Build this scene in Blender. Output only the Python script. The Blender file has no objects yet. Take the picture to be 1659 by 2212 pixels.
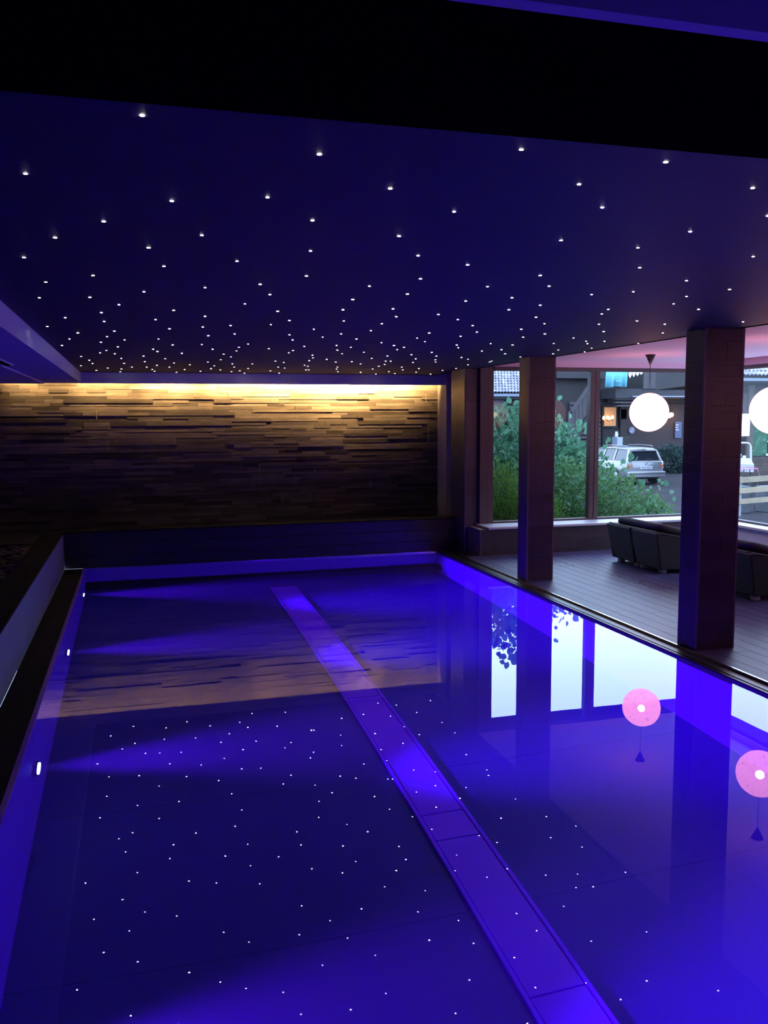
import bpy, bmesh, math, random
from mathutils import Vector, Matrix
random.seed(7)
R = math.radians
POOL_W, HAZE, LED, GLOBE = 6000.0, 0.022, 11.5, 6.5   # underwater spots (W), slot strip factor, pendant shell radiance
scene = bpy.context.scene
COL = scene.collection

# ------------------------------------------------------------------ camera
F_PX, YAW, PITCH, ROLL = 1895.6, 0.27482, 0.10521, -0.00552
CAM = Vector((0.0, 0.0, 1.8))
cy_, sy_, cp_, sp_ = math.cos(YAW), math.sin(YAW), math.cos(PITCH), math.sin(PITCH)
FWD = Vector((sy_*cp_, cy_*cp_, -sp_)); RT0 = Vector((cy_, -sy_, 0)); UP0 = RT0.cross(FWD)
RT = RT0*math.cos(ROLL) + UP0*math.sin(ROLL); UP = UP0*math.cos(ROLL) - RT0*math.sin(ROLL)
cam_data = bpy.data.cameras.new('camera')
cam = bpy.data.objects.new('camera', cam_data); COL.objects.link(cam)
cam_data.sensor_fit = 'HORIZONTAL'; cam_data.sensor_width = 36.0
cam_data.lens = F_PX/1659*36.0
cam_data.clip_start = 0.05; cam_data.clip_end = 500
cam.matrix_world = Matrix(((RT.x, UP.x, -FWD.x, CAM.x), (RT.y, UP.y, -FWD.y, CAM.y), (RT.z, UP.z, -FWD.z, CAM.z), (0, 0, 0, 1)))
scene.camera = cam

def at(px, py, x=None, y=None, z=None):
    """world point seen at a photo pixel, on the plane x=, y= or z="""
    d = FWD*F_PX + RT*(px-829.5) - UP*(py-1106)
    if z is not None: t = (z-CAM.z)/d.z
    elif y is not None: t = y/d.y
    else: t = x/d.x
    return CAM + d*t

# ------------------------------------------------------------------ view, world, lights
scene.view_settings.view_transform = 'Standard'
scene.view_settings.look = 'None'
scene.view_settings.exposure = 0.0
scene.view_settings.gamma = 1.0
scene.view_settings.use_curve_mapping = False
cyc = scene.cycles
cyc.max_bounces = 9; cyc.diffuse_bounces = 4; cyc.glossy_bounces = 5; cyc.transmission_bounces = 8; cyc.transparent_max_bounces = 12
cyc.sample_clamp_indirect = 3.0; cyc.sample_clamp_direct = 0.0
cyc.caustics_reflective = True; cyc.caustics_refractive = True; cyc.blur_glossy = 0.5
cyc.use_denoising = True; cyc.denoiser = 'OPENIMAGEDENOISE'; cyc.denoising_input_passes = 'RGB_ALBEDO_NORMAL'
cyc.use_adaptive_sampling = True; cyc.adaptive_threshold = 0.02

SKY = 8.0
world = bpy.data.worlds.new('dusk_sky'); scene.world = world
world.use_nodes = True
wn, wl = world.node_tree.nodes, world.node_tree.links
bg = wn['Background']
tc = wn.new('ShaderNodeTexCoord'); nz = wn.new('ShaderNodeTexNoise'); rp = wn.new('ShaderNodeValToRGB')
nz.inputs['Scale'].default_value = 1.6; nz.inputs['Detail'].default_value = 3
rp.color_ramp.elements[0].position = 0.35; rp.color_ramp.elements[0].color = (0.45, 0.61, 0.95, 1)
rp.color_ramp.elements[1].position = 0.65; rp.color_ramp.elements[1].color = (0.53, 0.68, 1.0, 1)
wl.new(tc.outputs['Generated'], nz.inputs['Vector']); wl.new(nz.outputs['Fac'], rp.inputs['Fac'])
wl.new(rp.outputs['Color'], bg.inputs['Color']); bg.inputs['Strength'].default_value = SKY

def area(name, loc, dirv, sx, sy, power, color, spread=180, portal=False):
    l = bpy.data.lights.new(name, 'AREA'); l.shape = 'RECTANGLE'; l.size = sx; l.size_y = sy
    l.energy = power; l.color = color; l.spread = R(spread)
    o = bpy.data.objects.new(name, l); COL.objects.link(o); o.location = loc
    o.rotation_euler = Vector(dirv).to_track_quat('-Z', 'Y').to_euler()
    if portal: l.cycles.is_portal = True
    return o
# daylight portals in the two window walls (they only guide sampling of the sky)
area('window_portal', (6.2, 10.98, 1.4), (0, -1, 0), 3.3, 2.1, 1, (1, 1, 1), portal=True)
pr = area('window_portal', (7.9, 8.7, 1.4), (-1, 0, 0), 4.4, 2.1, 1, (1, 1, 1), portal=True)
# warm LED strips in the slot above the slate wall
for cx, pw in ((-1.3, .5), (-0.4, 1.3), (0.5, 2.2), (1.4, 2.6), (2.2, 4.2), (3.0, 7.5), (3.7, 3.2), (4.12, .8)):
    area('slot_light', (cx, 12.79, 2.43), (0, 1, -.60), 0.8, 0.03, pw*LED, (1.0, 0.63, 0.25), 104)
# underwater spots in the left pool wall, aimed across the pool
LAMP_Y = (10.2, 7.8, 5.35, 2.9, 0.6)
for ly in LAMP_Y:
    l = bpy.data.lights.new('pool_spot', 'SPOT'); l.energy = POOL_W; l.color = (0.062, 0.0012, 1.0)
    l.spot_size = R(40); l.spot_blend = 1.0; l.shadow_soft_size = 0.04
    o = bpy.data.objects.new('pool_spot', l); COL.objects.link(o); o.location = (-0.585, ly, -0.62)
    o.rotation_euler = Vector((1, -.14 if ly > 10 else 0, 0.0)).to_track_quat('-Z', 'Y').to_euler()
# blue fill lamp added out of view behind the camera, lighting the near side of the black beam
area('added_blue_fill', (3.2, -2.98, 2.05), (.1, 1, .10), .3, .06, 1.3, (0.12, 0.002, 1.0), 50)
# ------------------------------------------------------------------ helpers
def link(o, parent=None):
    COL.objects.link(o)
    if parent is not None: o.parent = parent
    return o
def tag(o, label=None, cat=None, group=None, kind=None):
    if label: o['label'] = label
    if cat: o['category'] = cat
    if group: o['group'] = group
    if kind: o['kind'] = kind
    return o
def empty(name, loc=(0, 0, 0), rz=0):
    o = bpy.data.objects.new(name, None); COL.objects.link(o); o.location = loc; o.rotation_euler = (0, 0, rz)
    o.empty_display_size = 0.1
    return o

class MB:
    def __init__(s): s.v = []; s.f = []; s.sm = []
    def raw(s, vs, fs, smooth=False):
        n = len(s.v); s.v += [tuple(v) for v in vs]
        for f in fs: s.f.append([i+n for i in f]); s.sm.append(smooth)
        return s
    def box(s, x0, y0, z0, x1, y1, z1, M=None):
        vs = [Vector((x, y, z)) for z in (z0, z1) for y in (y0, y1) for x in (x0, x1)]
        if M: vs = [M @ v for v in vs]
        return s.raw(vs, [(0, 2, 3, 1), (4, 5, 7, 6), (0, 1, 5, 4), (2, 6, 7, 3), (0, 4, 6, 2), (1, 3, 7, 5)])
    def tube(s, pts, r, n=8, cap=True, r1=None):
        pts = [Vector(p) for p in pts]; rings = []; m = len(pts); base = len(s.v); up = Vector((0, 0, 1))
        for i, p in enumerate(pts):
            d = (pts[min(i+1, m-1)]-pts[max(i-1, 0)]).normalized()
            a = d.cross(up)
            if a.length < 1e-3: a = d.cross(Vector((0, 1, 0)))
            a.normalize(); b = d.cross(a)
            rr = r if r1 is None else r+(r1-r)*i/(m-1)
            for k in range(n):
                t = 2*math.pi*k/n
                s.v.append(tuple(p+a*math.cos(t)*rr+b*math.sin(t)*rr))
        for i in range(m-1):
            for k in range(n):
                s.f.append([base+i*n+k, base+i*n+(k+1) % n, base+(i+1)*n+(k+1) % n, base+(i+1)*n+k]); s.sm.append(True)
        if cap:
            s.f.append([base+k for k in range(n)][::-1]); s.sm.append(False)
            s.f.append([base+(m-1)*n+k for k in range(n)]); s.sm.append(False)
        return s
    def sphere(s, c, r, n=16, m=10, sz=1.0):
        vs = [Vector(c)+Vector((0, 0, r*sz))]
        for i in range(1, m):
            th = math.pi*i/m
            for k in range(n):
                ph = 2*math.pi*k/n
                vs.append(Vector(c)+Vector((r*math.sin(th)*math.cos(ph), r*math.sin(th)*math.sin(ph), r*sz*math.cos(th))))
        vs.append(Vector(c)-Vector((0, 0, r*sz)))
        fs = [(0, 1+k, 1+(k+1) % n) for k in range(n)]
        for i in range(m-2):
            for k in range(n):
                a = 1+i*n+k; b = 1+i*n+(k+1) % n
                fs.append((a, a+n, b+n, b))
        L = len(vs)-1
        fs += [(L, L-n+(k+1) % n, L-n+k) for k in range(n)]
        return s.raw(vs, fs, True)
    def cyl(s, c, r, h, axis='z', n=16, r2=None):
        c = Vector(c); d = {'x': Vector((1, 0, 0)), 'y': Vector((0, 1, 0)), 'z': Vector((0, 0, 1))}[axis]
        return s.tube([c-d*h/2, c+d*h/2], r, n, r1=r2)
    def prism(s, poly, d0, d1, axis='y'):
        """poly in the plane across `axis`; y: (x,z), x: (y,z), z: (x,y)"""
        def P(a, b, t): return {'y': (a, t, b), 'x': (t, a, b), 'z': (a, b, t)}[axis]
        n = len(poly)
        vs = [P(a, b, d0) for a, b in poly]+[P(a, b, d1) for a, b in poly]
        fs = [list(range(n))[::-1], list(range(n, 2*n))]+[(i, (i+1) % n, n+(i+1) % n, n+i) for i in range(n)]
        return s.raw(vs, fs)
    def mesh(s, name, mat):
        me = bpy.data.meshes.new(name); me.from_pydata(s.v, [], s.f); me.update()
        bm = bmesh.new(); bm.from_mesh(me); bmesh.ops.recalc_face_normals(bm, faces=bm.faces); bm.to_mesh(me); bm.free()
        if any(s.sm): me.polygons.foreach_set('use_smooth', s.sm)
        if mat: me.materials.append(mat)
        return me
    def build(s, name, mat, parent=None, bevel=0, seg=2, sub=0):
        o = bpy.data.objects.new(name, s.mesh(name, mat)); link(o, parent)
        if bevel:
            b = o.modifiers.new('bevel', 'BEVEL'); b.width = bevel; b.segments = seg; b.limit_method = 'ANGLE'; b.angle_limit = R(35)
        if sub:
            b = o.modifiers.new('sub', 'SUBSURF'); b.levels = sub; b.render_levels = sub
        return o

def unit_box(name, mat, bev=0.0):
    """unit cube (centre origin) with a slim chamfer on the -y/-x... edges; shared by many pieces"""
    b = MB(); b.box(-.5, -.5, -.5, .5, .5, .5)
    return b.mesh(name, mat)
def piece(name, me, x0, y0, z0, x1, y1, z1, parent, rot=None):
    o = bpy.data.objects.new(name, me)
    o.location = ((x0+x1)/2, (y0+y1)/2, (z0+z1)/2); o.scale = (x1-x0, y1-y0, z1-z0)
    if rot: o.rotation_euler = rot
    return link(o, parent)

# ------------------------------------------------------------------ materials
def mat(name, color=(.5, .5, .5), rough=.6, metal=0, spec=.5, emis=None, estr=0, var=0, scale=6, bump=0, bscale=30, stretch=(1, 1, 1), rand=0, island=False, coat=0):
    m = bpy.data.materials.new(name); m.use_nodes = True
    N, L = m.node_tree.nodes, m.node_tree.links; b = N['Principled BSDF']
    b.inputs['Base Color'].default_value = (*color, 1); b.inputs['Roughness'].default_value = rough
    b.inputs['Metallic'].default_value = metal; b.inputs['Specular IOR Level'].default_value = spec
    if coat: b.inputs['Coat Weight'].default_value = coat
    if emis: b.inputs['Emission Color'].default_value = (*emis, 1); b.inputs['Emission Strength'].default_value = estr
    if var or bump or rand:
        g = N.new('ShaderNodeNewGeometry'); mp = N.new('ShaderNodeMapping'); mp.inputs['Scale'].default_value = stretch
        L.new(g.outputs['Position'], mp.inputs['Vector'])
    if var or rand:
        n = N.new('ShaderNodeTexNoise'); n.inputs['Scale'].default_value = scale; n.inputs['Detail'].default_value = 5
        L.new(mp.outputs['Vector'], n.inputs['Vector'])
        mr = N.new('ShaderNodeMapRange'); mr.inputs['From Min'].default_value = .3; mr.inputs['From Max'].default_value = .7
        mr.inputs['To Min'].default_value = 1-var; mr.inputs['To Max'].default_value = 1+var
        L.new(n.outputs['Fac'], mr.inputs['Value']); fac = mr.outputs['Result']
        if rand:
            mr2 = N.new('ShaderNodeMapRange'); mr2.inputs['To Min'].default_value = 1-rand; mr2.inputs['To Max'].default_value = 1+rand
            if island: L.new(g.outputs['Random Per Island'], mr2.inputs['Value'])
            else:
                oi = N.new('ShaderNodeObjectInfo'); L.new(oi.outputs['Random'], mr2.inputs['Value'])
            mu = N.new('ShaderNodeMath'); mu.operation = 'MULTIPLY'
            L.new(fac, mu.inputs[0]); L.new(mr2.outputs['Result'], mu.inputs[1]); fac = mu.outputs[0]
        vm = N.new('ShaderNodeVectorMath'); vm.operation = 'SCALE'; vm.inputs[0].default_value = color
        L.new(fac, vm.inputs['Scale']); L.new(vm.outputs['Vector'], b.inputs['Base Color'])
    if bump:
        n2 = N.new('ShaderNodeTexNoise'); n2.inputs['Scale'].default_value = bscale; n2.inputs['Detail'].default_value = 4
        L.new(mp.outputs['Vector'], n2.inputs['Vector'])
        bp = N.new('ShaderNodeBump'); bp.inputs['Strength'].default_value = bump; bp.inputs['Distance'].default_value = .01
        L.new(n2.outputs['Fac'], bp.inputs['Height']); L.new(bp.outputs['Normal'], b.inputs['Normal'])
    return m
def nosample(m):
    m.cycles.emission_sampling = 'NONE'; return m

M_STAR = mat('star_ceiling_paint', (.050, .037, .075), .6, spec=.15, var=.08, scale=1.5, bump=.05, bscale=60)
M_WHITE = mat('white_plaster', (.82, .80, .82), .8, var=.03, bump=.1, bscale=40)
M_PINK = mat('lounge_ceiling_plaster', (.68, .42, .52), .8, var=.04, scale=1.2)
M_BLACK = mat('black_beam_paint', (.003, .003, .003), 1.0, spec=0)
M_DARKW = mat('dark_wall_paint', (.035, .03, .035), .7, var=.2)
M_TILE = mat('dark_wall_tile', (.058, .042, .050), .38, var=.15, scale=9, rand=.22, bump=.08, bscale=80)
M_GROUT = mat('pale_grout', (.22, .17, .19), .9)
M_SLATE = mat('slate_strip', (.125, .10, .075), .6, spec=.3, var=.28, scale=4, stretch=(1, 1, 6), rand=.6, bump=.35, bscale=22)
M_SLATE2 = mat('slate_strip_joined', (.125, .10, .075), .6, spec=.3, var=.28, scale=4, stretch=(1, 1, 6), rand=.6, island=True, bump=.35, bscale=22)
M_STONE = mat('dark_coping_stone', (.022, .020, .024), .35, var=.25, scale=5, rand=.1, bump=.1, bscale=50)
M_CAP = mat('matt_black_cap_stone', (.012, .011, .013), .9, spec=.1, var=.3)
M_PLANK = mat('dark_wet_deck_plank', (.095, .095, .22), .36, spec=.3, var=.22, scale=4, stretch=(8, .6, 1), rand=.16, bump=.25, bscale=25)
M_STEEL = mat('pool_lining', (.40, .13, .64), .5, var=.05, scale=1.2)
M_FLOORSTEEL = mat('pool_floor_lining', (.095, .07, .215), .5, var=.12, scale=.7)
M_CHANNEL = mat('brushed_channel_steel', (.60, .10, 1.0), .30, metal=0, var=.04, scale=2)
M_TRIM = mat('bright_metal_edge', (.75, .75, .78), .22, metal=1)
M_FRAME = mat('brown_window_frame', (.085, .05, .05), .5, var=.1, scale=3, stretch=(5, 5, .5))
M_SILL = mat('white_window_sill', (.62, .66, .72), .35)
M_PLASTER = mat('pale_blue_plaster', (.60, .62, .75), .6, var=.05)
M_POST = mat('light_metal_post', (.75, .68, .58), .5)

def weave(name, color, scale):
    m = mat(name, color, .55)
    N, L = m.node_tree.nodes, m.node_tree.links; b = N['Principled BSDF']
    g = N.new('ShaderNodeTexCoord'); w1 = N.new('ShaderNodeTexWave'); w2 = N.new('ShaderNodeTexWave')
    w1.bands_direction = 'Z'; w2.bands_direction = 'DIAGONAL'
    for w in (w1, w2): w.inputs['Scale'].default_value = scale; L.new(g.outputs['Object'], w.inputs['Vector'])
    mm = N.new('ShaderNodeMath'); mm.operation = 'MULTIPLY'; L.new(w1.outputs['Fac'], mm.inputs[0]); L.new(w2.outputs['Fac'], mm.inputs[1])
    bp = N.new('ShaderNodeBump'); bp.inputs['Strength'].default_value = .8; bp.inputs['Distance'].default_value = .006
    L.new(mm.outputs[0], bp.inputs['Height']); L.new(bp.outputs['Normal'], b.inputs['Normal'])
    mr = N.new('ShaderNodeMapRange'); mr.inputs['To Min'].default_value = .55; mr.inputs['To Max'].default_value = 1.4
    L.new(mm.outputs[0], mr.inputs['Value'])
    vm = N.new('ShaderNodeVectorMath'); vm.operation = 'SCALE'; vm.inputs[0].default_value = color
    L.new(mr.outputs['Result'], vm.inputs['Scale']); L.new(vm.outputs['Vector'], b.inputs['Base Color'])
    return m
M_WICKER = weave('dark_wicker', (.009, .006, .008), 60)
M_ROLL = mat('black_cushion', (.014, .013, .02), .8, bump=.3, bscale=120)
M_SEAT = mat('grey_seat_cushion', (.30, .32, .40), .85, bump=.3, bscale=120)
M_FOOT = mat('pale_plastic_foot', (.85, .85, .88), .5)

def glass_mat():
    m = bpy.data.materials.new('window_glass'); m.use_nodes = True
    N, L = m.node_tree.nodes, m.node_tree.links; N.clear()
    o = N.new('ShaderNodeOutputMaterial'); t = N.new('ShaderNodeBsdfTransparent'); g = N.new('ShaderNodeBsdfGlossy')
    t.inputs['Color'].default_value = (.92, .95, .95, 1); g.inputs['Roughness'].default_value = .01
    f0 = N.new('ShaderNodeLayerWeight'); f0.inputs['Blend'].default_value = .5; f1 = N.new('ShaderNodeMath'); f1.operation = 'POWER'; f1.inputs[1].default_value = 5
    L.new(f0.outputs['Facing'], f1.inputs[0]); f = N.new('ShaderNodeMath'); f.operation = 'MULTIPLY_ADD'; f.inputs[1].default_value = .9; f.inputs[2].default_value = .008; L.new(f1.outputs[0], f.inputs[0])
    mx = N.new('ShaderNodeMixShader'); L.new(f.outputs[0], mx.inputs[0]); L.new(t.outputs[0], mx.inputs[1]); L.new(g.outputs[0], mx.inputs[2])
    L.new(mx.outputs[0], o.inputs['Surface']); return m
M_GLASS = glass_mat()
def water_mat():
    m = bpy.data.materials.new('pool_water'); m.use_nodes = True
    N, L = m.node_tree.nodes, m.node_tree.links; N.clear()
    o = N.new('ShaderNodeOutputMaterial'); g = N.new('ShaderNodeBsdfGlass'); g.inputs['IOR'].default_value = 1.333; g.inputs['Roughness'].default_value = 0
    ge = N.new('ShaderNodeNewGeometry'); n = N.new('ShaderNodeTexNoise'); n.inputs['Scale'].default_value = 2.2; n.inputs['Detail'].default_value = 2.5
    L.new(ge.outputs['Position'], n.inputs['Vector'])
    bp = N.new('ShaderNodeBump'); bp.inputs['Strength'].default_value = 1.0; bp.inputs['Distance'].default_value = .00016
    L.new(n.outputs['Fac'], bp.inputs['Height']); L.new(bp.outputs['Normal'], g.inputs['Normal'])
    v = N.new('ShaderNodeVolumeScatter'); v.inputs['Color'].default_value = (.95, .95, 1, 1); v.inputs['Density'].default_value = HAZE; v.inputs['Anisotropy'].default_value = .3
    L.new(v.outputs[0], o.inputs['Volume'])
    L.new(g.outputs[0], o.inputs['Surface']); return m
M_WATER = water_mat()
M_STARL = nosample(mat('star_light_glow', (1, 1, 1), .5, emis=(1, .97, .85), estr=55))
M_LENS = nosample(mat('pool_lamp_lens', (1, 1, 1), .3, emis=(.35, .55, 1), estr=14))
# ------------------------------------------------------------------ room shell
ZS, ZF, ZP = 2.455, 2.31, 2.57          # star ceiling, fascia underside, lounge ceiling
XL, XR, YF, YN = -0.64, 3.90, 11.20, 0.3  # pool
DEPTH = 1.35
DECK = 0.03
STARS = [(307,249),(55,375),(690,333),(1126,323),(1438,350),(1626,406),(1251,398),(843,407),(578,426),(371,434),(981,457),(1301,448),(675,476),(224,478),(1658,466),(436,508),(862,510),(119,513),(1491,500),(1212,519),(321,535),(671,542),(52,556),(903,552),(1627,554),(1378,535),(512,564),(1010,572),(354,575),(1382,578),(662,596),(201,595),(908,602),(99,609),(443,621),(85,643),(194,642),(257,658),(311,630),(375,670),(219,675),(141,686),(225,694),(102,705),(336,690),(443,683),(438,706),(366,710),(247,715),(231,727),(168,719),(150,732),(134,746),(218,739),(269,734),(255,749),(230,757),(216,762),(248,764),(262,774),(268,785),(175,770),(193,778),(200,785),(175,790),(233,795),(208,800),(262,797),(260,803),(285,793),(342,732),(373,745),(331,754),(340,759),(310,769),(313,781),(357,775),(339,789),(317,793),(329,798),(334,802),(376,784),(366,793),(393,763),(410,788),(399,798),(381,804),(407,808),(348,806),(433,802),(436,744),(450,725),(459,754),(483,765),(477,777),(449,782),(463,790),(456,796),(476,799),(486,807),(499,771),(502,786),(506,793),(500,803),(498,703),(507,721),(516,750),(511,758),(536,743),(529,656),(545,786),(536,796),(528,806),(518,801),(562,614),(583,636),(798,618),(880,635),(1053,619),(600,672),(762,647),(741,669),(849,667),(1006,650),(625,692),(743,693),(856,684),(947,679),(585,701),(825,699),(989,690),(1021,703),(678,711),(801,714),(625,723),(737,721),(632,734),(697,728),(770,732),(927,719),(901,730),(918,738),(1030,717),(995,726),(824,740),(851,746),(873,750),(858,755),(987,745),(990,751),(1060,742),(657,748),(727,746),(729,756),(739,764),(758,750),(786,761),(581,753),(624,762),(633,757),(675,767),(676,773),(933,761),(943,769),(941,777),(941,782),(889,766),(898,775),(892,783),(837,769),(833,780),(844,780),(831,787),(1041,758),(1083,755),(1091,764),(997,772),(1011,776),(1011,788),(1015,798),(595,780),(613,783),(601,793),(615,795),(668,779),(658,789),(665,791),(661,799),(667,799),(706,776),(725,782),(760,781),(803,774),(779,786),(729,793),(727,797),(730,803),(779,804),(805,797),(818,791),(812,808),(868,793),(870,799),(840,803),(853,807),(905,796),(899,804),(956,800),(985,796),(930,808),(924,813),(1062,780),(1058,782),(584,801),(603,806),(638,809),(681,810),(746,810),(774,812),(1167,595),(1483,606),(1576,625),(1186,618),(1278,636),(1368,630),(1483,640),(1106,643),(1167,659),(1455,656),(1099,669),(1509,668),(1314,668),(1300,678),(1158,685),(1294,700),(1176,699),(1376,693),(1436,700),(1605,695),(1126,711),(1130,728),(1177,721),(1304,716),(1432,719),(1575,711),(1239,730),(1266,737),(1269,742),(1278,752),(1196,742),(1206,756),(1195,764),(1263,760),(1306,737),(1379,742),(1107,745),(1124,771),(1133,775)]

ceil = empty('ceiling', (0, 0, ZS)); tag(ceil, 'dark blue ceiling panel set with small star lights', kind='structure')
b = MB(); b.box(-.68, 1.05, 0, 4.36, 12.65, .10); b.build('panel', M_STAR, ceil)
star_me = MB().sphere((0, 0, 0), 1, 10, 6, .14).mesh('star_light', M_STARL)
for px, py in STARS:
    p = at(px, py, z=ZS)
    if p.x > 4.34 or p.y > 12.6: continue
    o = bpy.data.objects.new('star_light', star_me); link(o, ceil)
    r = .0052+.00030*p.y; r *= random.uniform(.85, 1.1)
    o.location = (p.x, p.y, -.001); o.scale = (r, r, r)
for p0 in range(26):   # the stretch of the panel above the frame's top edge still carries a few
    pass
pink = tag(MB().box(4.30, -3, ZP, 7.95, 11.1, ZP+.08).build('ceiling', M_PINK), 'pinkish lit plaster ceiling above the lounge deck', kind='structure')
# step between both ceilings
tag(MB().box(4.30, 1.05, ZS-.0, 4.36, 12.65, ZP).build('trim_1', M_STAR), kind='structure')
# soffits / fascias round the star panel
tag(MB().box(-1.9, 12.65, ZF, 4.64, 12.70, ZP+.1).build('trim_2', M_WHITE), 'blue lit fascia above the slate wall', kind='structure')
sof = tag(MB().box(-1.9, 1.05, ZF, -.68, 12.65, ZP).build('trim_3', M_WHITE), 'blue lit soffit left of the star ceiling', kind='structure')
tag(MB().box(-1.9, 12.7, ZP, 4.9, 13.4, ZP+.08).build('trim_4', M_DARKW), kind='structure')
tag(MB().box(-1.9, 1.07, ZF, 7.9, 1.53, ZP).build('beam', M_BLACK), 'black ceiling beam in front of the star ceiling', kind='structure')
tag(MB().box(-1.9, -3, ZS, 4.36, 1.05, ZP).build('trim_5', M_WHITE), 'white ceiling nearer than the black beam', kind='structure')
tag(MB().box(-2.1, -3.2, ZP+.08, 4.75, 13.5, ZP+.3).build('roof', M_DARKW), kind='structure')
tag(MB().box(4.75, -3.2, ZP+.08, 8.5, 11.85, ZP+.3).build('roof', M_DARKW), kind='structure')
tag(MB().box(-2.1, -3.2, -.3, -1.9, 13.5, ZP+.08).build('wall_left', M_DARKW), kind='structure')
tag(MB().box(-2.1, -3.3, -.3, 8.1, -3.1, ZP+.08).build('wall_near', M_DARKW), kind='structure')
tag(MB().box(-1.9, 1.045, ZF, 4.36, 1.07, ZS).build('trim_13', M_WHITE), 'near face of the ceiling beam', kind='structure')
wf = empty('added_fill_lamp', (3.2, -3.06, 2.05)); tag(wf, 'slim added blue fill lamp on the wall behind the camera', 'wall lamp')  # housing of the added blue fill lamp, out of view
MB().box(-.18, -.03, -.05, .18, .05, .05).build('housing', M_BLACK, wf)
# ceiling vent in the left soffit
v = empty('ceiling_vent', (-1.07, 8.22, ZF)); tag(v, 'slim dark slot vent in the blue soffit at the left', 'vent')
MB().box(-.035, -.40, -.012, .035, .40, 0).build('frame', M_WHITE, v)
for k in range(3): MB().box(-.024+.017*k, -.38, -.017, -.014+.017*k, .38, -.011).build('slat', M_BLACK, v)
# shallow light panel left of the vent
p_ = tag(MB().box(-1.88, 8.7, ZF-.015, -1.14, 12.55, ZF).build('ceiling_panel', mat('pale_lilac_panel', (.85, .83, .86), .7)), 'pale flush panel in the soffit behind the slot vent', 'ceiling panel')

# --- slate wall (water wall) ---
WY = 13.0
wall = empty('wall_back', (0, WY, 0)); tag(wall, 'layered slate strip wall washed with warm light', kind='structure')
MB().box(-1.95, .03, 0, 4.62, .3, ZP).build('backing', M_DARKW, wall)
sl = unit_box('slate_strip', M_SLATE)
z = ZF+.12; rows = []
while z > .30:
    h = random.choice((.038, .045, .05, .055, .05)); rows.append((z-h, z)); z -= h
cnt = 0; rest = MB()
for (z0, z1) in rows:
    x = -1.95-random.random()*.3
    while x < 4.54:
        w = random.choice((.25, .35, .5, .7, .9, 1.2)); x1 = min(x+w, 4.54); x0 = max(x, -1.95)
        d = random.choice((0, .002, .004, .006, .010, .016))
        if cnt < 300 and x0 < x1:
            piece('stone', sl, x0+.0015, -d, z0+.001, x1-.0015, .035, z1-.001, wall); cnt += 1
        elif x0 < x1:
            rest.box(x0+.0015, -d, z0+.001, x1-.0015, .035, z1-.001)
        x = x1 if x1 < 4.54 else 9
tag(rest.build('stone_rows', M_SLATE2, wall), kind='stuff')
# mineral streaks left by running water
drip = MB()
for px, py, ln in ((208, 885, 22), (232, 950, 24), (250, 952, 8), (560, 1000, 22), (547, 1045, 16), (562, 1030, 14), (637, 1025, 18), (680, 1010, 12), (920, 850, 20), (925, 925, 30), (800, 1026, 26), (670, 1062, 22), (890, 990, 30), (610, 1070, 18)):
    p = at(px, py, y=WY-.03); q = at(px, py+ln, y=WY-.03)
    drip.raw([(p.x-.004, -.031, p.z), (p.x+.004, -.031, p.z), (p.x+.006, -.031, q.z), (p.x-.002, -.031, q.z), (p.x, -.012, p.z), (p.x, -.012, q.z)], [(0, 1, 2, 3), (0, 3, 5, 4), (1, 4, 5, 2)])
tag(drip.build('water_streak', mat('lime_streak', (.4, .37, .33), .3), wall), kind='stuff')
# return wall right of the slate
rw = tag(MB().box(4.54, 12.60, .3, 4.62, 13.0, ZP).build('wall_return', M_POST), 'pale metal return strip at the end of the slate wall', kind='structure')
tag(MB().box(4.625, 12.0, -.3, 4.72, 13.4, ZP+.05).build('wall_corner', M_DARKW), kind='structure')
tag(MB().box(4.45, 11.46, -.3, 4.72, 12.0, ZP+.05).build('wall_corner', M_DARKW), kind='structure')

# --- tiled masonry helper ---
tile = unit_box('tile', M_TILE)
HS = (.131, .085, .043, .131, .085, .131, .043, .085)
def tiled(core, x0, y0, z0, x1, y1, z1, faces, L=.60, start=0, limit=300):
    """courses of slim tiles laid on the faces of a core block, 3 mm proud, joints recessed"""
    z = z0; i = start; g = .0030; t = .012; n = 0
    while z < z1-.02:
        h = min(HS[i % len(HS)], z1-z); off = (0, .5, .25, .7)[i % 4]*L
        for f in faces:
            a0, a1 = (x0, x1) if f in 'ny' else (y0, y1)
            a = a0-off
            while a < a1:
                s0, s1 = max(a, a0), min(a+L, a1)
                if s1-s0 > .006 and n < limit:
                    n += 1
                    if f == 'n': piece('tile', tile, s0+g/2, y0-t, z+g/2, s1-g/2, y0+.002, z+h-g/2, core)
                    if f == 'w': piece('tile', tile, x0-t, s0+g/2, z+g/2, x0+.002, s1-g/2, z+h-g/2, core)
                    if f == 'e': piece('tile', tile, x1-.002, s0+g/2, z+g/2, x1+t, s1-g/2, z+h-g/2, core)
                    if f == 'y': piece('tile', tile, s0+g/2, y1-.002, z+g/2, s1-g/2, y1+t, z+h-g/2, core)
                a += L
        z += h; i += 1
def pillar(x0, y0, x1, y1, label, start):
    c = empty('pillar', ((x0+x1)/2, (y0+y1)/2, 0)); tag(c, label, kind='structure')
    X, Y = (x1-x0)/2-.012, (y1-y0)/2-.012
    MB().box(-X-.008, -Y-.008, DECK-.03, X+.008, Y+.008, ZP).build('core', M_GROUT, c)
    tiled(c, -X, -Y, DECK, X, Y, ZP, 'nwey', start=start)
    for sx in (-1, 1): MB().box(sx*(X+.006)-.007, -Y-.0125, DECK, sx*(X+.006)+.007, -Y+.002, ZP-.01).build('corner_trim', mat('corner_profile', (.16, .12, .13), .4), c)
    return c
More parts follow.
